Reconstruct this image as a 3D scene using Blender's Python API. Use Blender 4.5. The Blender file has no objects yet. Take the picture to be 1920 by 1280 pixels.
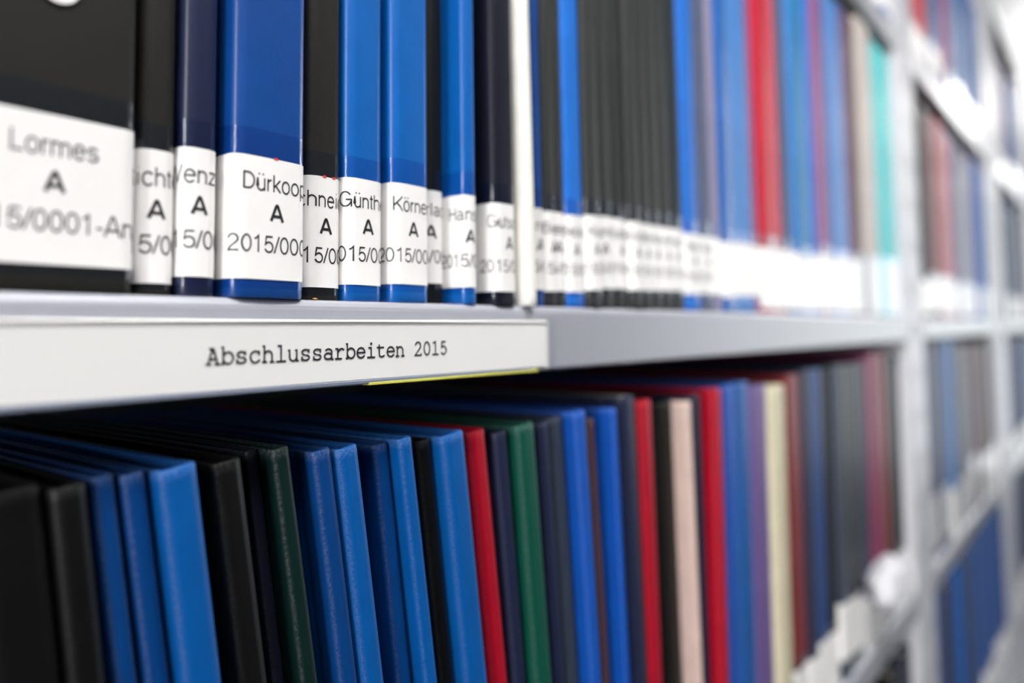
import bpy, bmesh, math, random
from mathutils import Vector, Matrix
random.seed(7)
SC = bpy.context.scene
COL = SC.collection

# ------------------------------------------------------------------ camera
W, H = 1920, 1280
F = 1450.0                      # focal length in pixels
DIST = 0.21                     # camera to the front plane (y = 0) of the shelving
ZC = 1.45                       # camera height
VRX, VRY, ROLL, PITCH = 2098.0, 606.0, 0.0135, math.radians(3.2)
yh = VRY + ROLL*(VRX-960)
CY = yh - F*math.tan(PITCH)     # principal point row (the frame is a crop)
X = Vector((VRX-960, VRY-CY, F)).normalized()
a_ = Vector((0, yh-CY, F))
n_ = X.cross(a_).normalized()
Z = n_ if n_.y < 0 else -n_
Y = Z.cross(X)
def cam_dir(px, py):
    c = Vector(((px-960)/F, (py-CY)/F, 1.0))
    return Vector((c.dot(X), c.dot(Y), c.dot(Z)))
def at(px, py, yp=0.0):
    """point of the plane y = yp seen at a place of the frame -> (x, z relative to the camera)"""
    w = cam_dir(px, py); t = (yp+DIST)/w.y
    return w.x*t, w.z*t
def proj(x, y, z):
    v = Vector((x, y+DIST, z)); c = X*v.x + Y*v.y + Z*v.z
    return 960+F*c.x/c.z, CY+F*c.y/c.z, c.z
cd = bpy.data.cameras.new('camera'); cam = bpy.data.objects.new('camera', cd); COL.objects.link(cam)
SC.camera = cam
right = Vector((X.x, Y.x, Z.x)); down = Vector((X.y, Y.y, Z.y)); fwd = Vector((X.z, Y.z, Z.z))
M = Matrix((( right.x, -down.x, -fwd.x, 0), (right.y, -down.y, -fwd.y, -DIST), (right.z, -down.z, -fwd.z, ZC), (0, 0, 0, 1)))
cam.matrix_world = M
cd.sensor_width = 36; cd.lens = F/W*36; cd.shift_y = (CY-640)/W
cd.clip_start = .01; cd.clip_end = 50
cd.dof.use_dof = True
cd.dof.focus_distance = 0.266
cd.dof.aperture_fstop = 3.6

# ------------------------------------------------------------------ light
wd = bpy.data.worlds.new('world'); SC.world = wd; wd.use_nodes = True
bg = wd.node_tree.nodes['Background']; bg.inputs[0].default_value = (.93, .97, 1, 1); bg.inputs[1].default_value = 0.2
def area(name, loc, rot, sx, sy, e, col=(1, 1, 1)):
    l = bpy.data.lights.new(name, 'AREA'); l.shape = 'RECTANGLE'; l.size = sx; l.size_y = sy; l.energy = e; l.color = col
    o = bpy.data.objects.new(name, l); COL.objects.link(o); o.location = loc; o.rotation_euler = rot; return o
area('window_light', (-2.0, -.75, 1.7), (math.radians(90), 0, math.radians(-76)), .42, 1.7, 34, (1, 1, 1))
area('window_light', (6.5, -1.7, 1.5), (math.radians(90), 0, math.radians(80)), 2.8, 2.2, 52, (.92, .97, 1))
LAMP = 25.0                      # radiance of the ceiling panels built below
vs = SC.view_settings; vs.view_transform = 'Standard'; vs.look = 'None'; vs.gamma = 1; vs.use_curve_mapping = False
vs.exposure = 0.18

# ------------------------------------------------------------------ materials
def lin(c): return tuple(((v/255)/12.92 if v/255 <= .04045 else ((v/255+.055)/1.055)**2.4) for v in c)+(1,)
def mat(name):
    m = bpy.data.materials.new(name); m.use_nodes = True
    nt = m.node_tree; return m, nt, nt.nodes['Principled BSDF']
def node(nt, t, **k):
    n = nt.nodes.new(t)
    for a, b in k.items(): setattr(n, a, b)
    return n
CL = {}
def cloth(rgb, rough=.48, spec=.22):
    """book cloth: colour, fine weave relief, pale rubbed edges"""
    key = (rgb, rough)
    if key in CL: return CL[key]
    m, nt, p = mat('book_cloth'); L = nt.links
    tc = node(nt, 'ShaderNodeTexCoord')
    no = node(nt, 'ShaderNodeTexNoise'); no.inputs['Scale'].default_value = 900; no.inputs['Detail'].default_value = 2
    L.new(tc.outputs['Object'], no.inputs['Vector'])
    big = node(nt, 'ShaderNodeTexNoise'); big.inputs['Scale'].default_value = 60; big.inputs['Detail'].default_value = 4
    L.new(tc.outputs['Object'], big.inputs['Vector'])
    base = lin(rgb); hi = tuple(min(1, c*1.0+.0) for c in base[:3])
    cr = node(nt, 'ShaderNodeMix', data_type='RGBA')
    cr.inputs[6].default_value = tuple(c*.82 for c in base[:3])+(1,); cr.inputs[7].default_value = tuple(min(1, c*1.15) for c in base[:3])+(1,)
    L.new(big.outputs[0], cr.inputs[0])
    at_ = node(nt, 'ShaderNodeAttribute', attribute_name='wear')
    wn = node(nt, 'ShaderNodeMath', operation='MULTIPLY'); L.new(at_.outputs['Fac'], wn.inputs[0])
    n2 = node(nt, 'ShaderNodeTexNoise'); n2.inputs['Scale'].default_value = 1100; n2.inputs['Detail'].default_value = 3
    L.new(tc.outputs['Object'], n2.inputs['Vector'])
    mr = node(nt, 'ShaderNodeMapRange'); mr.inputs[1].default_value = .36; mr.inputs[2].default_value = .8; L.new(n2.outputs[0], mr.inputs[0])
    L.new(mr.outputs[0], wn.inputs[1])
    wear = tuple(min(1, c*.7+.09) for c in base[:3])+(1,)
    cm = node(nt, 'ShaderNodeMix', data_type='RGBA'); L.new(wn.outputs[0], cm.inputs[0]); L.new(cr.outputs[2], cm.inputs[6]); cm.inputs[7].default_value = wear
    L.new(cm.outputs[2], p.inputs['Base Color'])
    p.inputs['Roughness'].default_value = rough; p.inputs['Specular IOR Level'].default_value = spec; p.inputs['Coat Weight'].default_value = .55 if rough < .45 else .08; p.inputs['Coat Roughness'].default_value = .26
    b = node(nt, 'ShaderNodeBump'); b.inputs['Strength'].default_value = .25; b.inputs['Distance'].default_value = .0003
    L.new(no.outputs[0], b.inputs['Height']); L.new(b.outputs[0], p.inputs['Normal'])
    CL[key] = m; return m
def plain(name, rgb, rough=.5, metal=0, bump=0, bscale=300, coat=0, var=.0):
    m, nt, p = mat(name); L = nt.links
    p.inputs['Roughness'].default_value = rough; p.inputs['Metallic'].default_value = metal; p.inputs['Coat Weight'].default_value = coat
    p.inputs['Coat Roughness'].default_value = .12
    base = lin(rgb)
    tc = node(nt, 'ShaderNodeTexCoord'); no = node(nt, 'ShaderNodeTexNoise'); no.inputs['Scale'].default_value = bscale; no.inputs['Detail'].default_value = 3
    L.new(tc.outputs['Object'], no.inputs['Vector'])
    cr = node(nt, 'ShaderNodeMix', data_type='RGBA'); L.new(no.outputs[0], cr.inputs[0])
    cr.inputs[6].default_value = tuple(c*(1-var) for c in base[:3])+(1,); cr.inputs[7].default_value = tuple(min(1, c*(1+var)) for c in base[:3])+(1,)
    L.new(cr.outputs[2], p.inputs['Base Color'])
    if bump:
        b = node(nt, 'ShaderNodeBump'); b.inputs['Strength'].default_value = bump; b.inputs['Distance'].default_value = .0005
        L.new(no.outputs[0], b.inputs['Height']); L.new(b.outputs[0], p.inputs['Normal'])
    return m
M_PAINT = plain('grey_shelf_paint', (150, 152, 161), .33, var=.02, bump=.05, bscale=500)
M_POST = plain('pale_upright_paint', (214, 214, 221), .42, var=.02, bump=.05, bscale=500)
M_BACK = plain('grey_back_panel', (120, 122, 128), .5, var=.03)
M_LABEL = plain('label_paper', (246, 244, 242), .45, coat=.35, var=.02, bump=.04, bscale=250)
M_CARD = plain('white_card', (232, 231, 229), .45, coat=.15, var=.01, bscale=80)
M_INK = plain('black_ink', (30, 30, 36), .5, bscale=300, var=.1)
M_RAIL = plain('blue_grey_plastic', (120, 126, 142), .25)
M_HOLD = plain('milky_plastic', (226, 224, 222), .22, coat=.3)
M_YEL = plain('yellow_paper', (205, 202, 84), .5)
M_RED = plain('red_print', (220, 50, 40), .5)
M_CRUMB = plain('straw_crumb', (190, 140, 50), .6, bump=.5)
M_FLOOR = plain('grey_linoleum', (70, 72, 76), .4, var=.1, bscale=40)
M_STACK_BLOCK = plain('dark_stack_block', (60, 60, 66), .8, var=.03, bscale=20)  # for the unseen block across the aisle, kept dark to limit bounced light
M_PAPER = plain('crumpled_paper', (205, 205, 210), .6, bump=.4, bscale=60)
def pages_mat(rgb):
    m, nt, p = mat('page_edges'); L = nt.links
    tc = node(nt, 'ShaderNodeTexCoord'); w = node(nt, 'ShaderNodeTexWave'); w.inputs['Scale'].default_value = 900; w.inputs['Distortion'].default_value = 2
    L.new(tc.outputs['Object'], w.inputs['Vector'])
    c = node(nt, 'ShaderNodeMix', data_type='RGBA'); b = lin(rgb)
    c.inputs[6].default_value = tuple(v*.7 for v in b[:3])+(1,); c.inputs[7].default_value = b
    L.new(w.outputs[0], c.inputs[0]); L.new(c.outputs[2], p.inputs['Base Color']); p.inputs['Roughness'].default_value = .8
    return m
M_PAGES = pages_mat((212, 205, 190))
def tape_mat():
    m = bpy.data.materials.new('clear_tape'); m.use_nodes = True; nt = m.node_tree; nt.nodes.clear(); L = nt.links
    out = node(nt, 'ShaderNodeOutputMaterial'); mx = node(nt, 'ShaderNodeMixShader')
    tr = node(nt, 'ShaderNodeBsdfTransparent'); tr.inputs[0].default_value = (.78, .84, .93, 1)
    gl = node(nt, 'ShaderNodeBsdfGlossy'); gl.inputs['Roughness'].default_value = .16
    fr = node(nt, 'ShaderNodeFresnel'); fr.inputs[0].default_value = 1.55
    tc = node(nt, 'ShaderNodeTexCoord'); mp = node(nt, 'ShaderNodeMapping'); mp.inputs['Scale'].default_value = (260, 260, 90)
    no = node(nt, 'ShaderNodeTexNoise'); no.inputs['Scale'].default_value = 1; no.inputs['Detail'].default_value = 4
    L.new(tc.outputs['Object'], mp.inputs[0]); L.new(mp.outputs[0], no.inputs['Vector'])
    b = node(nt, 'ShaderNodeBump'); b.inputs['Strength'].default_value = .6; b.inputs['Distance'].default_value = .0006
    L.new(no.outputs[0], b.inputs['Height']); L.new(b.outputs[0], gl.inputs['Normal'])
    ge = node(nt, 'ShaderNodeNewGeometry'); iv = node(nt, 'ShaderNodeMath', operation='SUBTRACT'); iv.inputs[0].default_value = 1; L.new(ge.outputs['Backfacing'], iv.inputs[1])
    fm = node(nt, 'ShaderNodeMath', operation='MULTIPLY'); L.new(fr.outputs[0], fm.inputs[0]); L.new(iv.outputs[0], fm.inputs[1])
    L.new(fm.outputs[0], mx.inputs[0]); L.new(tr.outputs[0], mx.inputs[1]); L.new(gl.outputs[0], mx.inputs[2]); L.new(mx.outputs[0], out.inputs[0])
    return m
M_TAPE = tape_mat()

# ------------------------------------------------------------------ mesh helpers
def obj(name, verts, faces, m, parent=None, smooth=False, wear=None):
    me = bpy.data.meshes.new(name); me.from_pydata(verts, [], faces); me.materials.append(m)
    if smooth: me.polygons.foreach_set('use_smooth', [True]*len(me.polygons))
    if wear is not None:
        at_ = me.attributes.new('wear', 'FLOAT', 'POINT'); at_.data.foreach_set('value', wear)
    me.update()
    o = bpy.data.objects.new(name, me); COL.objects.link(o)
    if parent: o.parent = parent
    return o
def empty(name, loc, rot=(0, 0, 0)):
    o = bpy.data.objects.new(name, None); COL.objects.link(o); o.location = loc; o.rotation_euler = rot; o.empty_display_size = .02; return o
def tag(o, label=None, cat=None, group=None, kind=None):
    if label: o['label'] = label
    if cat: o['category'] = cat
    if group: o['group'] = group
    if kind: o['kind'] = kind
    return o
def box(v, f, x0, x1, y0, y1, z0, z1):
    n = len(v)
    v += [(x0, y0, z0), (x1, y0, z0), (x1, y1, z0), (x0, y1, z0), (x0, y0, z1), (x1, y0, z1), (x1, y1, z1), (x0, y1, z1)]
    f += [tuple(n+i for i in q) for q in ((0, 3, 2, 1), (4, 5, 6, 7), (0, 1, 5, 4), (1, 2, 6, 5), (2, 3, 7, 6), (3, 0, 4, 7))]
def bevelled_box(name, x0, x1, y0, y1, z0, z1, m, parent=None, b=.001, seg=2, smooth=False):
    bm = bmesh.new(); v = []; f = []; box(v, f, x0, x1, y0, y1, z0, z1)
    vs_ = [bm.verts.new(p) for p in v]
    for q in f: bm.faces.new([vs_[i] for i in q])
    bmesh.ops.bevel(bm, geom=bm.edges[:], offset=b, segments=seg, affect='EDGES', profile=.5)
    me = bpy.data.meshes.new(name); bm.to_mesh(me); bm.free(); me.materials.append(m)
    if smooth: me.polygons.foreach_set('use_smooth', [True]*len(me.polygons))
    o = bpy.data.objects.new(name, me); COL.objects.link(o)
    if parent: o.parent = parent
    return o

# ------------------------------------------------------------------ flat print: glyphs
def arc(cx, cy, rx, ry, a0, a1, n=14):
    return [(cx+rx*math.cos(math.radians(a0+(a1-a0)*i/n)), cy+ry*math.sin(math.radians(a0+(a1-a0)*i/n))) for i in range(n+1)]
def ribbon(pts, w, cap=True):
    V = []; Fc = []
    P = [Vector(p) for p in pts]
    if cap and len(P) == 2: d = (P[1]-P[0]).normalized(); P = [P[0]-d*w*.3, P[1]+d*w*.3]
    for i, p in enumerate(P):
        d0 = (p-P[i-1]).normalized() if i else (P[1]-p).normalized()
        d1 = (P[i+1]-p).normalized() if i < len(P)-1 else d0
        if d0.length < .5: d0 = d1
        if d1.length < .5: d1 = d0
        n0 = Vector((-d0.y, d0.x)); n1 = Vector((-d1.y, d1.x)); n = (n0+n1)
        n = n.normalized() if n.length > .1 else n0
        k = 1/max(.45, n.dot(n1)); V += [p+n*w/2*k, p-n*w/2*k]
    for i in range(len(P)-1): Fc.append((2*i, 2*i+1, 2*i+3, 2*i+2))
    return V, Fc
# plain sans letters as strokes, unit em (cap height .72, x height .52)
_o = arc(.278, .26, .205, .25, 0, 360, 24)
_u = [(.085, .52), (.085, .18)]+arc(.265, .19, .18, .18, 180, 330, 10)
_um = [[(.16, .64), (.16, .71)], [(.38, .64), (.38, .71)]]
_n = lambda x1=.47: [(.085, .0), (.085, .52)]
_arch = lambda a, b: arc((a+b)/2, .31, (b-a)/2, .175, 165, 0, 12)+[(b, 0)]
SANS = {
 '0': [arc(.278, .35, .205, .33, 0, 360, 28)],
 '1': [[(.10, .55), (.19, .57), (.30, .68), (.30, 0)]],
 '2': [arc(.275, .49, .20, .19, 175, -25, 14)+[(.30, .27), (.12, .13), (.07, .035), (.50, .035)]],
 '3': [arc(.27, .51, .18, .17, 160, -90, 14), arc(.27, .19, .21, .155, 90, -165, 16)],
 '4': [[(.40, 0), (.40, .66), (.04, .20), (.52, .20)]],
 '5': [[(.47, .67), (.15, .67), (.10, .34)]+arc(.28, .235, .205, .205, 140, -160, 20)],
 '6': [arc(.28, .22, .20, .20, 0, 360, 22), arc(.33, .30, .25, .37, 75, 185, 12)],
 '7': [[(.05, .67), (.50, .67), (.30, .36), (.20, 0)]],
 '8': [arc(.278, .52, .165, .155, 0, 360, 20), arc(.278, .19, .20, .175, 0, 360, 22)],
 '9': [arc(.28, .47, .20, .20, 0, 360, 22), arc(.23, .39, .25, .37, -105, 5, 12)],
 '/': [[(.01, 0), (.27, .71)]], '-': [[(.06, .25), (.27, .25)]],
 'A': [[(.03, 0), (.30, .70)], [(.37, .70), (.64, 0)], [(.15, .22), (.52, .22)], [(.27, .70), (.40, .70)]],
 'B': [[(.11, 0), (.11, .72)], [(.11, .68), (.36, .68)]+arc(.36, .53, .18, .15, 90, -90, 10)+[(.11, .38)], [(.36, .38)]+arc(.38, .21, .21, .17, 90, -90, 10)+[(.11, .04)]],
 'D': [[(.11, 0), (.11, .72)], [(.11, .68)]+[(.33, .68)]+arc(.33, .36, .30, .32, 90, -90, 16)+[(.11, .04)]],
 'F': [[(.11, 0), (.11, .72)], [(.11, .68), (.56, .68)], [(.11, .38), (.50, .38)]],
 'G': [arc(.38, .36, .31, .34, 35, 340, 26), [(.70, .0), (.70, .34), (.40, .34)]],
 'H': [[(.11, 0), (.11, .72)], [(.61, 0), (.61, .72)], [(.11, .38), (.61, .38)]],
 'K': [[(.11, 0), (.11, .72)], [(.62, .72), (.12, .25)], [(.27, .41), (.64, 0)]],
 'L': [[(.11, .72), (.11, .04), (.52, .04)]],
 'M': [[(.10, 0), (.10, .68), (.41, .06), (.73, .68), (.73, 0)]],
 'R': [[(.11, 0), (.11, .72)], [(.11, .68), (.40, .68)]+arc(.40, .53, .19, .15, 90, -90, 10)+[(.11, .38)], [(.40, .38)]+arc(.46, .24, .13, .13, 80, 0, 6)+[(.60, 0)]],
 'S': [arc(.335, .52, .21, .165, 15, 250, 18)+[(.38, .34)]+arc(.335, .20, .23, .17, 75, -165, 18)],
 'W': [[(.03, .70), (.24, .04), (.47, .66), (.70, .04), (.91, .70)]],
 'a': [arc(.26, .375, .175, .115, 160, 0, 10)+[(.435, .05), (.51, .035)], arc(.235, .15, .175, .12, 40, 330, 18), [(.36, .27), (.435, .30)]],
 'b': [[(.09, 0), (.09, .72)], _o], 'd': [[(.47, 0), (.47, .72)], _o],
 'c': [arc(.27, .26, .20, .25, 40, 320, 20)],
 'e': [[(.08, .28), (.47, .28)]+arc(.275, .26, .20, .25, 8, 322, 22)],
 'f': [[(.13, 0), (.13, .60)]+arc(.21, .60, .08, .09, 180, 80, 6), [(.03, .50), (.25, .50)]],
 'g': [_o, [(.47, .52), (.47, -.06)]+arc(.27, -.04, .20, .13, 0, -160, 10)],
 'h': [[(.085, 0), (.085, .72)], _arch(.085, .46)],
 'i': [[(.11, .02), (.11, .50)], [(.11, .66), (.11, .70)]],
 'k': [[(.085, 0), (.085, .72)], [(.44, .52), (.09, .19)], [(.19, .29), (.46, 0)]],
 'l': [[(.11, .02), (.11, .70)]],
 'm': [[(.085, 0), (.085, .52)], _arch(.085, .41), _arch(.41, .74)],
 'n': [[(.085, 0), (.085, .52)], _arch(.085, .46)],
 'o': [_o], 'ö': [_o]+_um,
 'p': [[(.09, -.2), (.09, .52)], _o],
 'r': [[(.085, 0), (.085, .52)], [(.085, .30)]+arc(.26, .30, .17, .18, 175, 80, 8)],
 's': [arc(.25, .375, .165, .11, 15, 250, 14)+[(.28, .25)]+arc(.25, .14, .18, .115, 75, -165, 14)],
 't': [[(.13, .66), (.13, .12)]+arc(.20, .12, .07, .085, 180, 280, 6), [(.02, .50), (.25, .50)]],
 'u': [_u, [(.46, .0), (.46, .52)]], 'ü': [_u, [(.46, .0), (.46, .52)]]+_um,
 'z': [[(.06, .48), (.43, .48), (.06, .04), (.45, .04)]]}
GL = {}
def glyph(ch, bold):
    key = (ch, bold)
    if key not in GL:
        V = []; Fc = []
        for st in SANS.get(ch, SANS['o']):
            rv, rf = ribbon(st, .135 if bold else .076, cap=False); n = len(V)
            V += [(p.x, p.y) for p in rv]; Fc += [tuple(n+i for i in q) for q in rf]
        GL[key] = (V, Fc)
    return GL[key]
ADV = dict(zip('0123456789', [.556]*10)); ADV.update({'/': .278, '-': .333, 'A': .667, 'D': .722, 'S': .667, 'G': .778, 'K': .667, 'L': .556, 'R': .722, 'W': .944, 'H': .722,
       'B': .667, 'F': .611, 'M': .833, 'a': .556, 'b': .556, 'c': .5, 'd': .556, 'e': .556, 'f': .278, 'g': .556, 'h': .556, 'i': .222, 'k': .5, 'l': .222, 'm': .833, 'n': .556,
       'o': .556, 'ö': .556, 'p': .556, 'r': .333, 's': .5, 't': .278, 'u': .556, 'ü': .556, 'z': .5, 'w': .722})
def text_2d(txt, size, bold=False):
    """centred line of print: verts (a, z) and faces, Helvetica-like spacing"""
    k = size
    k = k*(1 if bold else .91 if txt[0] in '0123456789' else .86)
    tot = sum(ADV.get(c, .556) for c in txt)*k; x = -tot/2; V = []; Fc = []
    for c in txt:
        v, f = glyph(c, bold); n = len(V)
        V += [(x+p[0]*k, p[1]*size) for p in v]; Fc += [tuple(n+i for i in q) for q in f]
        x += ADV.get(c, .556)*k
    return V, Fc

# ------------------------------------------------------------------ books
def profile(w, r, dep, bulge, side=.02, segs=4, full=True):
    """spine cross-section, from the back of one side round the spine to the back of the other: list of (x, y, nx, ny, arclen, wear)"""
    hw = w/2; pts = []
    def groove(d): return .0007*max(0, 1-abs(d-.0085)/.0028)
    right_ = []
    ds = [0, .0009, .004, .0057, .0075, .0085, .0095, .0113, .014, side] if full else [0, .004, side]
    # flat half
    flat = [0, (hw-r)*.5, max(hw-r-.0005, (hw-r)*.8), hw-r]
    for i, x in enumerate(flat):
        right_.append((x, -bulge*(1-(x/(hw))**2), 0, -1, x, 0.0))
    L0 = hw-r
    for k in range(1, segs+1):
        a = math.pi/2*k/segs
        right_.append((hw-r+r*math.sin(a), r-r*math.cos(a), math.sin(a), -math.cos(a), L0+r*a, (0, 0, .3, .9, .2, .0, 0)[k] if segs == 6 else (1.0 if k == 1 else 0)))
    L1 = L0+r*math.pi/2
    for d in ds[1:]:
        right_.append((hw-groove(d), r+d, 1, 0, L1+d, 0.0))
    if dep > side+r: right_.append((hw, dep, 1, 0, L1+dep-r, .0))
    left_ = [(-x, y, -nx, ny, -s, w_) for x, y, nx, ny, s, w_ in right_[1:]][::-1]
    return left_+right_
def arc_point(pr, s):
    for i in range(len(pr)-1):
        if pr[i][4] <= s <= pr[i+1][4] or i == len(pr)-2:
            a, b = pr[i], pr[i+1]; t = (s-a[4])/max(1e-9, b[4]-a[4]); t = min(1, max(0, t))
            q = [a[j]+(b[j]-a[j])*t for j in range(4)]
            n = math.hypot(q[2], q[3]) or 1
            return q[0], q[1], q[2]/n, q[3]/n
def strip(pr, s0, s1, z0, z1, off, r1=0.0, cols=None):
    """thin sheet wrapped round the spine between arc lengths s0..s1; rounded corners r1"""
    ss = sorted({s0, s1}|{p[4] for p in pr if s0 < p[4] < s1}|({s0+r1*.3, s0+r1, s1-r1, s1-r1*.3} if r1 else set()))
    v = []; f = []
    for s in ss:
        x, y, nx, ny = arc_point(pr, s); e = min(s-s0, s1-s)
        cut = 0 if not r1 or e >= r1 else r1-math.sqrt(max(0, r1*r1-(r1-e)**2))
        v += [(x+nx*off, y+ny*off, z0+cut), (x+nx*off, y+ny*off, z1-cut)]
    for i in range(len(ss)-1): f.append((2*i, 2*i+2, 2*i+3, 2*i+1))
    return v, f
def book(x, y, z, w, h, rgb, lean=0, dep=.212, label=None, detail=1, rough=.48, top_recess=.004, pages=None, extras=None, wearf=.6, yaw=0):
    """x = spine centre at the base. label = dict(z0, z1, text list, centre offset)"""
    r = min(.0032, w*.32); segs = 6 if detail > 1 else 2 if detail else 2
    piv = -w/2 if lean >= 0 else w/2
    root = empty('bound_book', (x+piv, y, z), (0, -math.atan(lean), yaw))
    pr = profile(w, r, dep, min(.0007, w*.03), segs=segs, full=detail > 0)
    t = min(.0022, w*.25); th = .0006
    sh = -piv
    v = []; f = []; wr = []
    zs = [(0, th*.6, .3), (th, 0, .5), (.004, 0, 0), (h-.0035, 0, 0.0), (h-th, 0, 1), (h, th*.6, 1)]
    n = len(pr)
    def inner(q):
        px_, py_, nx, ny = q[:4]
        return max(-w/2+t, min(w/2-t, px_)) , max(t, py_)
    for zz, ins, ww in zs:
        for q in pr:
            v.append((q[0]-q[2]*ins+sh, q[1]-q[3]*ins, zz)); wr.append(min(1, max(q[5]*wearf*(1 if zz < h-.01 else 1.3), ww*wearf)))
    for zz, ins, ww in (zs[0], zs[-1]):
        for q in pr:
            ix, iy = inner(q); v.append((ix+sh, iy, zz)); wr.append(ww*.5*wearf)
    for k in range(len(zs)-1):
        for i in range(n-1):
            a = k*n+i; f.append((a, a+1, a+n+1, a+n))
    b0 = len(zs)*n; b1 = b0+n; tp = (len(zs)-1)*n
    for i in range(n-1):
        f.append((i+1, i, b0+i, b0+i+1)); f.append((tp+i, tp+i+1, b1+i+1, b1+i)); f.append((b0+i+1, b0+i, b1+i, b1+i+1))
    for i in (0, n-1):
        f.append((i, b0+i, b1+i, tp+i))
    cov = obj('cover', v, f, cloth(rgb, rough), root, smooth=False, wear=wr)
    cov.data.polygons.foreach_set('use_smooth', [True]*len(cov.data.polygons))
    try: cov.data.set_sharp_from_angle(angle=math.radians(50))
    except Exception: pass
    v = []; f = []
    hw = w/2-t*.98-.00005
    m_ = 5
    rows = []
    for kz, zz in enumerate((.003, h-top_recess)):
        for i in range(m_+1):
            xx = -hw+2*hw*i/m_; v.append((xx+sh, t+.0012+.0006*abs(xx/hw), zz))
        for i in range(m_+1):
            xx = hw-2*hw*i/m_; v.append((xx+sh, dep-.004+.0012*(xx/hw)**2, zz))
    q = 2*(m_+1)
    f.append(tuple(range(q))[::-1]); f.append(tuple(range(q, 2*q)))
    for i in range(q): f.append((i, (i+1) % q, q+(i+1) % q, q+i))
    obj('page_block', v, f, pages or M_PAGES, root)
    if label:
        z0, z1 = label['z0'], label['z1']; c = label.get('c', 0); lw = label.get('w', .029)
        smax = pr[-1][4] if dep < .03 else w/2-r+r*math.pi/2+.016
        s0 = max(-smax, c-lw); s1 = min(smax, c+lw)
        if label.get('tape', 1):
            tv, tf = strip(pr, -min(smax, w/2+.013), min(smax, w/2+.013), max(.0018, z0-.0028), z1+label.get('tt', .0085), .00012)
            tp_ = obj('clear_tape', [(a+sh, b, c_) for a, b, c_ in tv], tf, M_TAPE, root, smooth=True)
        lv, lf = strip(pr, s0, s1, z0, z1, .00022, r1=.002)
        lo = obj('spine_label', [(a+sh, b, c_) for a, b, c_ in lv], lf, M_LABEL, root, smooth=True)
        if label.get('text'):
            V = []; Fc = []
            Lh = .0385
            specs = [(label['text'], .0076, False, .795), ('A', .0072, True, .55), (label['num'], .0076, False, .29)]
            for txt, size, bold, fz in specs:
                tv, tf = text_2d(txt, size, bold)
                bm = bmesh.new(); bv = [bm.verts.new((p[0]+c, 0, p[1])) for p in tv]
                for q_ in tf:
                    try: bm.faces.new([bv[i] for i in q_])
                    except Exception: pass
                for p in pr:
                    s = p[4]
                    if tv and min(a[0] for a in tv)+c < s < max(a[0] for a in tv)+c:
                        bmesh.ops.bisect_plane(bm, geom=bm.verts[:]+bm.edges[:]+bm.faces[:], plane_co=(s, 0, 0), plane_no=(1, 0, 0))
                kill = [fc for fc in bm.faces if not (s0 < fc.calc_center_median().x < s1)]
                bmesh.ops.delete(bm, geom=kill, context='FACES')
                bm.verts.index_update(); n0 = len(V)
                for vv in bm.verts:
                    xx, yy, nx, ny = arc_point(pr, min(s1, max(s0, vv.co.x)))
                    V.append((xx+nx*.0003+sh, yy+ny*.0003, z0+(z1-z0)*fz-size*.36+vv.co.z))
                Fc += [tuple(n0+vv.index for vv in fc.verts) for fc in bm.faces]
                bm.free()
            if V: obj('lettering', V, Fc, M_INK, lo)
        if label.get('red'):
            V = []; Fc = []
            for s in label['red']:
                xx, yy, nx, ny = arc_point(pr, s); n0 = len(V)
                V += [(xx-.0008+sh, yy-.00035, z1-.0003), (xx+.0008+sh, yy-.00035, z1-.0003), (xx+.0005+sh, yy-.00035, z1+.0005), (xx-.0006+sh, yy-.00035, z1+.0004)]
                Fc.append((n0, n0+1, n0+2, n0+3))
            obj('red_mark', V, Fc, M_RED, lo)
    root['_w'] = w
    return root

# ------------------------------------------------------------------ the shelving
ZM = 0.0115                       # surface of the shelf with the sign, above the camera
Z_LOW, Z_UP, Z_TOP, Z_BOT = -0.327, 0.386, 0.800, -0.672
TH = 0.0295
PX1a, _ = at(1700, 600); PX1b, _ = at(1731, 600)
PX2a, _ = at(1864, 600); PX2b, _ = at(1884, 600)
BAY = PX2a-PX1a
POSTS = [(PX1a, PX1b), (PX2a, PX2b), (PX2a+BAY, PX2b+BAY)]
DEPTH = .25
def shelf_mesh(x0, x1, z, parent=None):
    """folded sheet shelf: rounded front lip"""
    prof = [(DEPTH, z), (.006, z)]
    for k in range(5):
        a = math.pi/2*k/4; prof.append((.0035-.0035*math.sin(a), z-.0035+.0035*math.cos(a)))
    prof += [(0, z-TH+.001), (.001, z-TH), (.016, z-TH), (.016, z-TH+.0015), (.0016, z-TH+.0015), (.0016, z-.004), (.004, z-.0012), (DEPTH, z-.0012)]
    n = len(prof); v = [(x0, a, b+ZC) for a, b in prof]+[(x1, a, b+ZC) for a, b in prof]
    f = [(i, n+i, n+(i+1) % n, (i+1) % n) for i in range(n)]
    f += [tuple(range(n)), tuple(range(n, 2*n))[::-1]]
    return v, f
bays = [(-.62, POSTS[0][0]), (POSTS[0][1], POSTS[1][0]), (POSTS[1][1], POSTS[2][0])]
bay_names = ['nearest bay', 'second bay', 'third bay']
rows = {'mid': (ZM, 'carrying the sign row'), 'low': (Z_LOW, 'below the sign row'), 'up': (Z_UP, 'above the sign row'), 'top': (Z_TOP, 'topmost'), 'bot': (Z_BOT, 'two levels below the sign row')}
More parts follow.
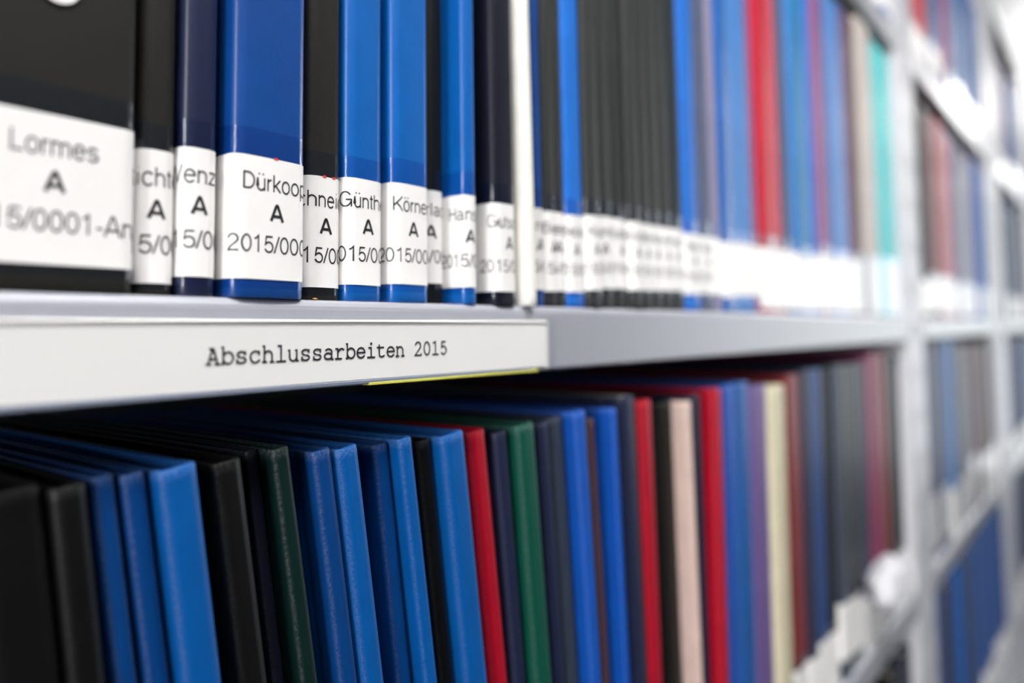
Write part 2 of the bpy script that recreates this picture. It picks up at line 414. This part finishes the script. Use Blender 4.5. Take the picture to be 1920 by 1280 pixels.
shelf_desc = {
 ('mid', 0): 'grey steel shelf carrying the white sign strip, rounded front lip',
 ('mid', 1): 'pale grey steel shelf between the two uprights, level with the sign',
 ('mid', 2): 'pale shelf past the second upright, level with the sign',
 ('low', 0): 'pale grey shelf under the unsigned lower row of leaning books',
 ('low', 1): 'pale steel shelf between the uprights, one level below the sign',
 ('low', 2): 'steel shelf past the second upright, one level below the sign',
 ('up', 0): 'white steel shelf directly above the labelled books, ending at the near upright',
 ('up', 1): 'white steel shelf between the uprights, one level above the sign',
 ('up', 2): 'white steel shelf past the second upright, one level above the sign',
 ('top', 0): 'empty topmost steel shelf of the nearest bay',
 ('top', 1): 'empty topmost steel shelf between the two uprights',
 ('top', 2): 'empty topmost steel shelf past the second upright',
 ('bot', 0): 'bottom steel shelf of the nearest bay, two levels below the sign',
 ('bot', 1): 'bottom steel shelf between the uprights, two levels below the sign',
 ('bot', 2): 'bottom steel shelf past the second upright, two levels below the sign'}
for rk, (z, _) in rows.items():
    for bi, (x0, x1) in enumerate(bays):
        if rk == 'top' and bi == 0: continue
        v, f = shelf_mesh(x0+.0005, x1-.0005, z)
        o = obj('steel_shelf', v, f, M_PAINT)
        tag(o, shelf_desc[(rk, bi)], 'shelf', 'steel shelves of the book stack')
for i, (x0, x1) in enumerate(POSTS):
    r = empty('shelf_upright', ((x0+x1)/2, .0, 0))
    tag(r, ['tall pale painted steel upright at the end of the nearest bay', 'tall pale steel upright between the second and third bays', 'farthest pale steel upright closing the third bay'][i], 'upright', 'steel uprights of the book stack')
    hw = (x1-x0)/2
    p = bevelled_box('post', -hw, hw, .0, DEPTH+.01, 0.0, ZC+Z_TOP+.02, M_POST, r, b=.002)
    v = []; f = []
    for k in range(0, 40):
        zz = .06+k*.055
        for sx in (-hw*.5, hw*.5):
            n = len(v); v += [(sx-.004, -.0003, zz), (sx+.004, -.0003, zz), (sx+.004, -.0003, zz+.018), (sx-.004, -.0003, zz+.018)]; f.append((n, n+1, n+2, n+3))
    so = obj('slot_holes', v, f, plain('slot_shadow', (150, 150, 156), .6), r); so['kind'] = 'stuff'
bp = bevelled_box('back_panel', -.62, POSTS[2][1], DEPTH+.012, DEPTH+.016, 0.02, ZC+Z_TOP+.0, M_BACK, b=.0005, seg=1)
tag(bp, 'grey sheet steel back panel behind all the books', 'panel')
# room
v = []; f = []; box(v, f, -4, 9, -4, 1.2, -.05, 0)
tag(obj('floor', v, f, M_FLOOR), kind='structure')
v = []; f = []; box(v, f, -1.6, 2.4, -1.32, -1.2, 0, 2.1)
tag(obj('unseen_stack_block', v, f, M_STACK_BLOCK), kind='structure')  # plain block for the unseen opposite stack, darkened and shortened to shape the light
v = []; f = []; box(v, f, -4, 9, -4, 1.2, 3.0, 3.05)
tag(obj('ceiling', v, f, plain('white_ceiling', (235, 235, 235), .8)), kind='structure')
m_e = bpy.data.materials.new('lamp_diffuser'); m_e.use_nodes = True; nt_ = m_e.node_tree; nt_.nodes.clear()
e_ = nt_.nodes.new('ShaderNodeEmission'); e_.inputs[0].default_value = (1, .985, .96, 1); e_.inputs[1].default_value = LAMP
nt_.links.new(e_.outputs[0], nt_.nodes.new('ShaderNodeOutputMaterial').inputs[0])
for k_, lx in enumerate((.05, 5.1, 7.6)):
    lr = empty('ceiling_lamp', (lx, -.50, 3.0))
    tag(lr, ['long white hanging box lamp over the nearest bay', 'long white hanging box lamp over the second bay', 'long white hanging box lamp farthest along the aisle'][k_], 'lamp', 'box lamps under the ceiling')
    bevelled_box('diffuser', -.7, .7, -.13, .13, -.32, -.26, m_e, lr, b=.01)
    bevelled_box('end_cap', -.72, -.701, -.14, .14, -.33, -.25, M_POST, lr, b=.003)
    bevelled_box('end_cap', .701, .72, -.14, .14, -.33, -.25, M_POST, lr, b=.003)
    for hx in (-.5, .5): bevelled_box('hanger_rod', hx-.004, hx+.004, -.004, .004, -.26, 0, M_POST, lr, b=.001)

# ------------------------------------------------------------------ the sign strip
yS = -.0042
def sx_(px, py): return at(px, py, yS)
xr, _ = sx_(1031, 650)
zt = at(520, 602, yS)[1]; zb = -.0158
sign = empty('shelf_sign_strip', ((xr-.35), yS, ZC))
tag(sign, 'long white label strip clipped to the shelf lip, typewriter lettering', 'sign')
ox = xr-.35
v = []; f = []
hold = bevelled_box('holder', -.2, xr-ox, 0.0004, .0040, zb-.0016, zt+.0006, M_HOLD, sign, b=.0009)
card = bevelled_box('card', -.2, xr-ox-.0035, -.0001, .0012, zb, zt-.0004, M_CARD, sign, b=.0001, seg=1)
rail = bevelled_box('lower_rail', -.2, at(1000, 697, yS)[0]-ox, -.0006, .004, zb-.0016, zb-.0001, M_RAIL, sign, b=.0003, seg=1)
rail2 = bevelled_box('upper_rail', -.2, xr-ox-.002, -.0006, .0006, zt-.0004, zt+.0002, M_HOLD, sign, b=.0002, seg=1)
yl = bevelled_box('yellow_strip', at(690, 720, yS)[0]-ox, at(1006, 697, yS)[0]-ox, -.0009, .003, zb-.0021, zb-.0012, M_YEL, sign, b=.0001, seg=1)
# typewriter letters drawn as strokes, unit em, advance 0.6
xh = .43; s_ = .10
TYPE = {
 'A': [[(.03, .0), (.21, .0)], [(.39, .0), (.57, .0)], [(.10, 0), (.28, .565)], [(.14, .565), (.32, .565), (.50, 0)], [(.17, .19), (.43, .19)]],
 'b': [[(.04, .61), (.12, .61), (.12, .0), (.03, 0)], arc(.33, .215, .21, .215, 150, -180, 26)],
 's': [[(.46, .43), (.46, .31)], arc(.29, .325, .17, .105, 20, 90)+arc(.29, .325, .17, .105, 90, 250, 10)+[(.36, .20)]+arc(.30, .108, .18, .105, 80, -100, 12)+arc(.29, .11, .17, .11, 270, 200, 8), [(.11, .0), (.11, .13)]],
 'c': [[(.48, .43), (.48, .29)], arc(.31, .215, .22, .215, 40, 320, 26)+[(.52, .10)]],
 'h': [[(.03, .61), (.12, .61), (.12, 0)], [(.03, 0), (.22, 0)], [(.12, .28)]+arc(.30, .26, .17, .165, 150, 0, 12)+[(.47, 0)], [(.38, 0), (.56, 0)]],
 'l': [[(.13, .61), (.30, .61), (.30, 0)], [(.08, 0), (.52, 0)]],
 'u': [[(.02, .42), (.11, .42), (.11, .16)]+arc(.28, .16, .17, .16, 180, 320, 12)+[(.46, .16)], [(.37, .42), (.46, .42), (.46, 0), (.56, 0)]],
 'a': [arc(.29, .30, .17, .125, 160, 0, 12)+[(.46, .0), (.56, 0)], arc(.27, .13, .19, .125, 30, 330, 20)],
 'r': [[(.06, .42), (.19, .42), (.19, 0)], [(.06, 0), (.40, 0)], [(.19, .24)]+arc(.40, .26, .17, .16, 165, 60, 10)+[(.54, .36)]],
 'e': [[(.08, .225), (.52, .225)]+arc(.30, .215, .22, .215, 3, 315, 26)+[(.52, .08)]],
 'i': [[(.13, .42), (.30, .42), (.30, 0)], [(.08, 0), (.52, 0)], [(.265, .58), (.335, .58)], [(.265, .615), (.335, .615)]],
 't': [[(.06, .42), (.46, .42)], [(.19, .56), (.19, .13)]+arc(.33, .13, .14, .125, 180, 290, 10)+[(.52, .06)]],
 'n': [[(.03, .42), (.12, .42), (.12, 0)], [(.03, 0), (.22, 0)], [(.12, .28)]+arc(.30, .26, .17, .165, 150, 0, 12)+[(.47, 0)], [(.38, 0), (.56, 0)]],
 '2': [arc(.28, .43, .18, .18, 165, -20, 14)+[(.09, .0), (.50, .0)], [(.50, 0), (.50, .07)]],
 '0': [arc(.30, .305, .19, .305, 0, 360, 28)],
 '1': [[(.11, .55), (.30, .61), (.30, 0)], [(.10, 0), (.50, 0)]],
 '5': [[(.44, .60), (.16, .60), (.14, .33)]+arc(.28, .195, .20, .195, 120, -150, 20)]}
yT = yS-.0002
xa, za = at(399, 681, yT); xb, zb_ = at(832, 665, yT)
pitch = (xb-xa)/21; em = pitch/.6; zbase = (za+zb_)/2
V = []; Fc = []
for i, ch in enumerate('Abschlussarbeiten 2015'):
    for k, st in enumerate(TYPE.get(ch, [])):
        rv, rf = ribbon(st, .078); n = len(V)
        V += [((xa-ox)+i*pitch+(p.x-.3)*em, -.00025-.000004*k, zbase+p.y*em*1.03) for p in rv]; Fc += [tuple(n+j for j in q) for q in rf]
obj('lettering', V, Fc, M_INK, card)

# ------------------------------------------------------------------ colours
BLK = (12, 12, 13); BLK2 = (33, 32, 30); BLKC = (48, 49, 49); NAVY = (28, 34, 62); NAVYD = (18, 20, 36); ROY = (8, 66, 138); BLUE = (4, 92, 172); BLUL = (30, 108, 200)
SKY = (66, 128, 198); SLATE = (84, 92, 120); GREYM = (140, 134, 160); CRIM = (190, 14, 44); REDL = (206, 70, 90); MAUV = (150, 86, 128); PURP = (104, 82, 140)
TEALB = (10, 120, 176); TURQ = (0, 204, 208); BEIG = (196, 186, 180); BRWN = (92, 66, 66); WHT = (246, 242, 234); GREEN = (8, 88, 74); DGRN = (4, 32, 30); CREAM = (214, 206, 176)
CREAMP = (216, 190, 180); MAGE = (124, 30, 76); REDB = (120, 34, 38); STEEL = (52, 60, 76); GRN2 = (36, 44, 48)
CN = {BLK: 'black', BLK2: 'black', BLKC: 'charcoal', NAVY: 'navy', NAVYD: 'dark navy', ROY: 'royal blue', BLUE: 'bright blue', BLUL: 'light blue', SKY: 'sky blue', SLATE: 'slate blue', GREYM: 'lilac grey',
      CRIM: 'crimson', REDL: 'pale red', MAUV: 'mauve', PURP: 'purple', TEALB: 'teal blue', TURQ: 'turquoise', BEIG: 'beige', BRWN: 'brown', WHT: 'white', GREEN: 'green', DGRN: 'dark green',
      CREAM: 'cream', CREAMP: 'pinkish cream', MAGE: 'magenta', REDB: 'dark red', STEEL: 'steel grey', GRN2: 'greenish charcoal'}
ORD = ['']+'first second third fourth fifth sixth seventh eighth ninth tenth eleventh twelfth thirteenth fourteenth fifteenth sixteenth seventeenth eighteenth nineteenth twentieth'.split()
ORD += ['twenty-'+q for q in ORD[1:10]]+['thirtieth']+['thirty-'+q for q in ORD[1:10]]+['fortieth']+['forty-'+q for q in ORD[1:10]]+['fiftieth']
PALE = (176, 183, 198); ROYL = (0, 58, 120); BLUEL = (0, 82, 154); BLKL = (9, 9, 10); BLULL = (12, 78, 170); CRIML = (164, 4, 34); GREENL = (4, 74, 60)  # ROYL onward: lower row's shade put into darker copies of the cloth colours
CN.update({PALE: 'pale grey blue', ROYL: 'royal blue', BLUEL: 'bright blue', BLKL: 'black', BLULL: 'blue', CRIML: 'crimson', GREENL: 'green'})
def name_row(lst, own, short, where, end_phrase):
    """lst = [(root, rgb, thin)]; own = {index: (label, landmark phrase)}"""
    for i, (o, rgb, w) in enumerate(lst):
        if i in own: lab = own[i][0]
        else:
            best = min(own, key=lambda k: (abs(k-i), k)) if own else None
            de = i+1
            if best is not None and abs(best-i) <= de:
                k = abs(best-i)
                pos = f"{'next book' if k == 1 else ORD[k]+' book'} {'past' if i > best else 'before'} {own[best][1]}"
            else: pos = f"{ORD[de]} book past {end_phrase}"
            lab = f"{'thin ' if w < .012 and best is None else ''}{CN[rgb]} book {where}, {pos}"
        tag(o, lab, 'book', short)
        if '_w' in o: del o['_w']

# ------------------------------------------------------------------ row with the sign
def lean_at(px):
    K = [(0, 0), (400, -.008), (700, -.008), (900, .0), (1000, .012), (1300, .022), (1700, .028)]
    for (a, b), (c, d) in zip(K, K[1:]):
        if a <= px <= c: return b+(d-b)*(px-a)/(c-a)
    return 0
# (corner px, right px, y of spine, colour, label-top row px, text, number, A px, roughness)
MID = [
 (None, 247, .003, BLK2, (120, 221), 'Lormes', '2015/0001-Anl', 98),
 (262, 322, .006, BLK2, (290, 281), 'Richter', '2015/0002', 291),
 (343, 401, .004, NAVY, (350, 274), 'Wenzel', '2015/0003', 371),
 (438, 567, .000, ROY, (450, 288), 'Dürkoop', '2015/0004', 515),
 (578, 634, .005, BLK2, (590, 329), 'Schneider', '2015/0005', 608),
 (650, 713, .004, BLUE, (660, 333), 'Günther', '2015/0006', 687),
 (737, 801, .003, BLUE, (742, 342), 'Körner', '2015/0007', 772),
 (803, 829, .011, BLK, (815, 358), 'Gerlach', '2015/0008', 808),
 (862, 891, .001, BLUE, (865, 363), 'Hansch', '2015/0009', 881),
 (930, 965, .000, NAVYD, (932, 380), 'Gutsche', '2015/0010', 953),
 (969, 1004, -.003, WHT, None, '', '', 985),
 (1006, 1018, .004, ROY, (1010, 391), 'Hansen', '2015/0012', 1003),
 (1024, 1042, .003, BLKC, (1030, 396), 'Berg', '2015/0013', 1038),
 (1044, 1057, .004, BLKC, (1050, 399), 'Seuf', '2015/0014', 1048),
 (1062, 1094, .003, BLUL, (1075, 404), 'Becker', '2015/0015', 1080),
 (1107, 1128, .001, BLKC, (1115, 405), 'Krug', '2015/0016', 1118),
 (1131, 1150, .003, BLKC, (1140, 407), 'Menke', '2015/0017', 1135),
 (1153, 1174, .004, BLKC, (1163, 411), 'Sander', '2015/0018', 1166),
 (1186, 1204, .001, BLKC, (1193, 416), 'Brandt', '2015/0019', 1196),
 (1207, 1222, .003, BLKC, (1215, 421), 'Behr', '2015/0020', 1214),
 (1225, 1241, .004, BLKC, (1232, 424), 'Hahn', '2015/0021', 1232),
 (1244, 1260, .004, BLKC, (1252, 427), 'Hahn', '2015/0022', 1252),
 (1263, 1281, .005, GRN2, (1270, 430), 'Fuchs', '2015/0023', 1270),
 (1285, 1312, .003, BLUL, (1298, 439), 'Bauer', '2015/0024', 1300),
 (1316, 1337, .006, SLATE, (1326, 444), 'Bauer', '2015/0025', 1326),
 (1340, 1352, .005, GREYM, (1346, 447), '', '', 1346),
 (1359, 1378, .003, BLUE, (1368, 455), '', '', 1368),
 (1380, 1396, .004, SKY, (1388, 456), '', '', 1390),
 (1398, 1412, .005, SKY, (1404, 458), '', '', 1402),
 (1414, 1425, .007, MAUV, (1420, 462), '', '', 1420),
 (1429, 1457, .004, CRIM, (1441, 465), '', '', 1441),
 (1459, 1468, .007, REDL, (1463, 467), '', '', 1461),
 (1471, 1487, .006, SLATE, (1479, 470), '', '', 1479),
 (1489, 1499, .003, SKY, (1494, 472), '', '', 1494),
 (1502, 1524, .006, TEALB, (1513, 483), '', '', 1513),
 (1526, 1536, .005, BLUL, (1531, 480), '', '', 1531),
 (1539, 1551, .004, MAUV, (1545, 477), '', '', 1545),
 (1553, 1564, .006, PURP, (1558, 481), '', '', 1558),
 (1566, 1592, .005, SKY, (1578, 486), '', '', 1578),
 (1594, 1601, .006, PURP, (1597, 488), '', '', 1597),
 (1603, 1621, .005, BRWN, (1611, 490), '', '', 1611),
 (1625, 1651, .002, BEIG, (1637, 494), '', '', 1637),
 (1655, 1685, .003, TURQ, (1670, 498), '', '', 1670),
 (1687, 1695, .012, SLATE, (1691, 500), '', '', 1691)]
mid_list = []; prev = prevt = -9
for i, (xc, xr_, yb, rgb, lt, txt, num, xA) in enumerate(MID):
    row_y = 545+30*min(1, xr_/1000)
    rr = .0032
    sr = at(xr_, row_y, yb+.002)[0]
    if xc is None: sl = sr-.066
    else:
        guess = sr-at(xc, row_y, yb)[0]; r_ = min(.0032, guess*.32)
        sl = at(xc, row_y, yb+.3*r_)[0]-.3*r_
    ln = .022 if rgb == WHT else lean_at(xr_)
    h = (.3225 if i > 10 else .30)+random.uniform(-.004, .003)
    if rgb == TURQ: h = .322
    if rgb == BEIG: h = .330
    if rgb == WHT: h = .27; 
    sl = max(sl, prev+.0006, prevt+ln*h+.0006); w = max(.0045, sr-sl-.0002); prev = sl+w; prevt = prev-ln*h
    lab = None
    if lt:
        z1 = at(lt[0], lt[1], yb)[1]-ZM
        if xc is None: w_l = w
        ca = at(xA, 400, yb)[0]-(sl+w/2)
        if abs(ca) > w/2: ca = 0
        lab = dict(z0=z1-.0385 if xr_ < 1450 else .004, z1=z1, text=txt, num=num, c=ca, w=.027 if xc else .029, tt=.0085+random.uniform(-.001, .0015))
        if rgb == ROY and xc == 438: lab['red'] = [.0008]
        if xc == 578: lab['red'] = [-.001, .003]
        if xc is None: lab['w'] = .036
    o = book(sl+w/2, yb, ZC+ZM, w, h, rgb, ln, label=lab, detail=2 if xr_ < 1100 else 1 if xr_ < 1500 else 0, rough=.42 if rgb in (BLUE, ROY, NAVY) else .5, wearf=.15)
    if xc is None:   # round sticker high on the thick black spine
        X0, Z0 = at(105, -30, yb); lx = X0-(sl+w/2)
        n = 32; R_ = at(105, 8, yb)[1]; R_ = Z0-R_
        v = [(lx+R_*1.0*math.cos(2*math.pi*k/n)+(w/2 if ln >= 0 else -w/2), -.0012, Z0-ZM+R_*math.sin(2*math.pi*k/n)) for k in range(n)]
        obj('round_sticker', v, [tuple(range(n))], M_LABEL, o)
    mid_list.append((o, rgb, w))
own = {0: ('thick black binder with a wide white spine label, nearest on the sign shelf', 'the thick black binder'),
 3: ('wide royal blue book with white label, two past the thin navy one', 'the wide royal blue book'),
 10: ('plain white unlabelled book tilted out over the lip of the sign shelf', 'the white book'),
 14: ('light blue book alone among charcoal ones on the sign shelf', 'the lone light blue book'),
 30: ('crimson book on the sign shelf between mauve and pale red ones', 'the crimson book'),
 42: ('bright turquoise book on the sign shelf close to the near upright', 'the turquoise book'),
 23: ('light blue book at the far end of the charcoal run, sign shelf', 'the blue ending the charcoals')}
own[3] = ('wide royal blue book with a pale rubbed edge and white spine label', own[3][1])
name_row(mid_list, own, 'books on the sign shelf', 'on the sign shelf', 'the thick black binder')
cx_, cz_ = at(600, 559, .0005)
bm = bmesh.new(); bmesh.ops.create_icosphere(bm, subdivisions=2, radius=1)
for v_ in bm.verts: v_.co = Vector((v_.co.x*.0011, v_.co.y*.0005, v_.co.z*.00035))*(1+random.uniform(-.25, .25))
me = bpy.data.meshes.new('straw_crumb'); bm.to_mesh(me); bm.free(); me.materials.append(M_CRUMB)
o = bpy.data.objects.new('straw_crumb', me); COL.objects.link(o); o.location = (cx_, .003, ZC+ZM+.0004); o.rotation_euler = (0, .1, .2)
tag(o, 'tiny straw coloured crumb at the foot of a black book', 'crumb')

# ------------------------------------------------------------------ row below the sign: (left top px, left bottom px(y=1280), right top px, right bottom px, y, colour, page recess)
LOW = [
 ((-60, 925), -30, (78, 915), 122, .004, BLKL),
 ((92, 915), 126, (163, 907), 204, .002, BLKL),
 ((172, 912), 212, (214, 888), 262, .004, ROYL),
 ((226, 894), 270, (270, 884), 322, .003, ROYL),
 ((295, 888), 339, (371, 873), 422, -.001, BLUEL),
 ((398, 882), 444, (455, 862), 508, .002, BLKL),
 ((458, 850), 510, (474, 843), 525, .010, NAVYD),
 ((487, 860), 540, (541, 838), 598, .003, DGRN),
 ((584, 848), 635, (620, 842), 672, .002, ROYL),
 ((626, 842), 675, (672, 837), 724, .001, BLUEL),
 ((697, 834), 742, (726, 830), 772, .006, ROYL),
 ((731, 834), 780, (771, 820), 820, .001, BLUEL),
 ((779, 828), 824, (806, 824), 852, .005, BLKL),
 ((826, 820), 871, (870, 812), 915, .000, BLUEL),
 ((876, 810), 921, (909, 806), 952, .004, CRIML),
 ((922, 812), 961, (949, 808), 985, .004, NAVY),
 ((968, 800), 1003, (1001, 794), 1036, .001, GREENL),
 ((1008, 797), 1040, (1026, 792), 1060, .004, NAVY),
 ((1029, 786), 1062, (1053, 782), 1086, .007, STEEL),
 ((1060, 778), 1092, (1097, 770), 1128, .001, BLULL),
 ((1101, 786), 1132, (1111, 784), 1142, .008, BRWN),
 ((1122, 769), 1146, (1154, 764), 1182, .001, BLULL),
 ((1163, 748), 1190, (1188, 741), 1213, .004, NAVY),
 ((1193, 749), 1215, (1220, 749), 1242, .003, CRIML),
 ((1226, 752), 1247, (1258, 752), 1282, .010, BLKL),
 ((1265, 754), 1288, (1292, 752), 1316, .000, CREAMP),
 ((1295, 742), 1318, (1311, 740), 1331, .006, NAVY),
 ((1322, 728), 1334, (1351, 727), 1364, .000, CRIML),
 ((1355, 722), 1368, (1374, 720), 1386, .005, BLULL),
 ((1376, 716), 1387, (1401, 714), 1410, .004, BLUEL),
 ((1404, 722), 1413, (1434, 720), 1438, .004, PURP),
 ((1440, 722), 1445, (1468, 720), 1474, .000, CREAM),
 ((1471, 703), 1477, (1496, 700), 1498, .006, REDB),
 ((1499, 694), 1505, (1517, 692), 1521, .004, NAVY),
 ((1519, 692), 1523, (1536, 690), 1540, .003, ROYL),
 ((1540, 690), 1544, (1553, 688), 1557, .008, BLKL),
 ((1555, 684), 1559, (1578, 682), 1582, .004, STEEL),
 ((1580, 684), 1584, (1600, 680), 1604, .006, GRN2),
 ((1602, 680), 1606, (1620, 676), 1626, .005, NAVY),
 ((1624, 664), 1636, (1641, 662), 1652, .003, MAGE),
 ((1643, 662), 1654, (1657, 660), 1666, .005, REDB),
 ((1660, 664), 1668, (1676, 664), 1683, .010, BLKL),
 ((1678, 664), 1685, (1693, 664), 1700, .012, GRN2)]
low_list = []; pt, pb = -9, -9
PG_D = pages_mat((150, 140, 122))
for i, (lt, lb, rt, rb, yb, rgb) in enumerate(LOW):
    a, z1 = at(lt[0], lt[1], yb+.001); b, z1b = at(rt[0], rt[1], yb+.001)
    a2, zz = at(lb, 1280, yb+.001); b2, zzb = at(rb, 1280, yb+.001)
    zt_ = min(z1b, -.0215)
    tl = ((a2-a)/(z1-zz)+(b2-b)/(z1b-zzb))/2
    tl = max(0, min(.15, tl))
    h = zt_-Z_LOW
    w = max(.004, b-a)
    # base position of the left side; keep clear of the neighbour at top and base
    base = a-tl*(Z_LOW-z1)
    base = max(base, pb+.0006, pt+tl*h+.0006)
    topr = b
    w = max(.0045, min(w, b-(base-tl*h)))
    w = min(w, POSTS[0][0]-.001-base); pb = base+w; pt = base+w-tl*h
    if w < .003: continue
    show = proj(base, 0, Z_LOW+.06)[1] < 1330
    lab = None
    if show:
        lz = .060+random.uniform(-.012, .012); lab = dict(z0=lz-.052, z1=lz, text='', num='', c=0, w=.027)
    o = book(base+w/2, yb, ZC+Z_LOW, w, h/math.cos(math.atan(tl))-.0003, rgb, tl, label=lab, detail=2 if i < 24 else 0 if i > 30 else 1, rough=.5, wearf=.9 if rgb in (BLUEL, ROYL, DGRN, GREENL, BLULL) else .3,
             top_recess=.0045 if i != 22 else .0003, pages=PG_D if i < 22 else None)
    low_list.append((o, rgb, w))
ownl = {4: ('wide bright blue book with a rubbed edge in the lower row', 'the wide bright blue book'),
 7: ('dark green book in the lower row, frayed at its head', 'the dark green book'),
 14: ('crimson book in the lower row right after a bright blue one', 'the nearer crimson book'),
 16: ('green book with a worn yellowish edge in the lower row', 'the green book'),
 23: ('crimson book in the lower row beside a wide black gap', 'the middle crimson book'),
 25: ('pinkish cream book standing proud in the lower row', 'the pinkish cream book'),
 27: ('crimson book in the lower row just past the pinkish cream one', 'the farther crimson book'),
 31: ('cream book in the lower row before a dark red one', 'the cream book'),
 39: ('magenta book in the lower row close to the near upright', 'the magenta book')}
name_row(low_list, ownl, 'books in the row below the sign', 'in the lower row', 'the frame edge')

# ------------------------------------------------------------------ rows farther along, filled from palettes
def visible(x, y, z0, z1):
    for k in range(9):
        p = proj(x, y, z0+(z1-z0)*k/8)
        if -30 < p[0] < 1950 and -30 < p[1] < 1310: return True
    return False
def fill(x0, x1, z, seq, hmin, hmax, lean, where, end_phrase, group, widths=(.012, .032), label=True, lz0=.050, jag=.005, base_y=.004, maxw=None):
    x = x0+.003; k = 0; out = []
    while x < x1-.02:
        rgb = seq[k] if k < len(seq) else random.choice(seq); 
        if isinstance(rgb[0], tuple): rgb, w = rgb
        else: w = random.uniform(*widths)
        w = min(w, x1-.003-x)
        h = random.uniform(hmin, hmax); y = base_y+random.uniform(-.003, .006)
        if visible(x+w/2, y, z, z+h):
            lz = lz0+random.uniform(-jag, jag)
            lab = dict(z0=lz-(lz0-.009), z1=lz, text='', num='', c=0, w=.027) if label else None
            o = book(x+w/2, y, ZC+z, w, h, rgb, lean, label=lab, detail=0, rough=.55)
            out.append((o, rgb, w))
        x += w+.0007+(lean*.0); k += 1
    name_row(out, {}, group, where, end_phrase)
    return out
b1, b2 = bays[1], bays[2]
fill(b1[0], b1[1], ZM, [(BLKC, .05), (BLK2, .03), (REDB, .05), (REDB, .04), (REDL, .06), (REDL, .07), (GREYM, .05), (GREYM, .05), (PALE, .06), (PALE, .06), (PURP, .07), (BLUL, .06), (BLUE, .06), (WHT, .05)], .30, .325, .0, 'at sign level, second bay', 'the near upright', 'books level with the sign in the second bay', lz0=.056, jag=.003)
fill(b2[0], b2[1], ZM, [(WHT, .05), (SLATE, .06), (STEEL, .07), (SLATE, .05), (SKY, .05), SLATE, NAVY, BLUL, SLATE, STEEL, GREYM], .29, .32, 0, 'at sign level, third bay', 'the second upright', 'books level with the sign in the third bay', (.02, .05), lz0=.056, jag=.003)
fill(b1[0], b1[1], Z_LOW, [(NAVYD, .05), (SLATE, .06), (SLATE, .07), (SKY, .04), (SLATE, .04), (STEEL, .07), (SLATE, .06), (BRWN, .07), (PURP, .03), (BRWN, .07), (BRWN, .08), (BLKC, .05)], .29, .31, .0, 'one level down, second bay', 'the near upright', 'books below the sign level in the second bay', lz0=.082, jag=.012)
fill(b2[0], b2[1], Z_LOW, [(SLATE, .06), (SKY, .05), (NAVY, .05), (PURP, .05), SLATE, STEEL, NAVY, BLUE], .28, .31, 0, 'one level down, third bay', 'the second upright', 'books below the sign level in the third bay', (.02, .05), jag=.007)
upb = [(REDL, .05), (CRIM, .05), (REDL, .04), (SLATE, .06), (BLUL, .03), (MAUV, .07), (MAUV, .06), (SKY, .07), (SKY, .07), (BLUE, .08), (BLUE, .07), (BLUL, .05)]
fill(bays[0][0]+1.2, bays[0][1], Z_UP, [ROY, BLUE, SKY, REDL, MAUV, SLATE], .30, .33, 0, 'one level up, nearest bay', 'the frame edge', 'books above the sign row in the nearest bay', (.015, .03))
fill(b1[0], b1[1], Z_UP, upb, .30, .33, 0, 'one level up, second bay', 'the near upright', 'books above the sign level in the second bay', jag=.006)
fill(b2[0], b2[1], Z_UP, [(BEIG, .06), (SLATE, .06), (GREYM, .05), (MAUV, .07), GREYM, MAUV, SKY, SLATE, PURP], .28, .31, 0, 'one level up, third bay', 'the second upright', 'books above the sign level in the third bay', (.02, .05), jag=.006)
blues = [ROY, ROY, NAVY, BLUE, ROY, BLUE, ROY, NAVY]
fill(.3, bays[0][1], Z_BOT, [BLK, NAVYD, NAVYD, BLK, NAVY], .27, .30, 0, 'two levels down, nearest bay', 'the frame edge', 'books two levels below the sign in the nearest bay', (.02, .035), label=False)
fill(b1[0], b1[1], Z_BOT, blues, .29, .31, 0, 'two levels down, second bay', 'the near upright', 'books two levels below the sign in the second bay', (.02, .045))
fill(b2[0], b2[1], Z_BOT, [SLATE, NAVY, ROY, STEEL, ROY], .27, .30, 0, 'two levels down, third bay', 'the second upright', 'books two levels below the sign in the third bay', (.02, .045))

# ------------------------------------------------------------------ crumpled white paper by the near upright on the lower shelf
def crumple(loc, r, label, seed, sc=(1, 1, 1)):
    rnd = random.Random(seed); bm = bmesh.new(); bmesh.ops.create_icosphere(bm, subdivisions=3, radius=r)
    dirs = [(Vector((rnd.uniform(-1, 1), rnd.uniform(-1, 1), rnd.uniform(-1, 1))).normalized(), rnd.uniform(.72, .95)) for _ in range(26)]
    for v_ in bm.verts:
        d = v_.co.normalized(); k = 1.0
        for q, lim in dirs:
            c = d.dot(q)
            if c > .2: k = min(k, lim/c)
        v_.co = Vector((d.x*r*k*sc[0], d.y*r*k*sc[1], d.z*r*k*sc[2]))*(1+rnd.uniform(-.03, .03))
    lo = min(v_.co.z for v_ in bm.verts)
    me = bpy.data.meshes.new('crumpled_paper'); bm.to_mesh(me); bm.free(); me.materials.append(M_PAPER)
    o = bpy.data.objects.new('crumpled_paper', me); COL.objects.link(o); o.location = (loc[0], loc[1], loc[2]-lo)
    tag(o, label, 'paper'); return o

sx0, sz0 = at(1668, 1108, -.012)
crumple((sx0, -.012, ZC+sz0-.022), .030, 'crumpled white paper wad stuck on the lower shelf lip beside the near upright', 3, (1.6, .8, .95))
print('wad', sx0, sz0, Z_LOW, POSTS)
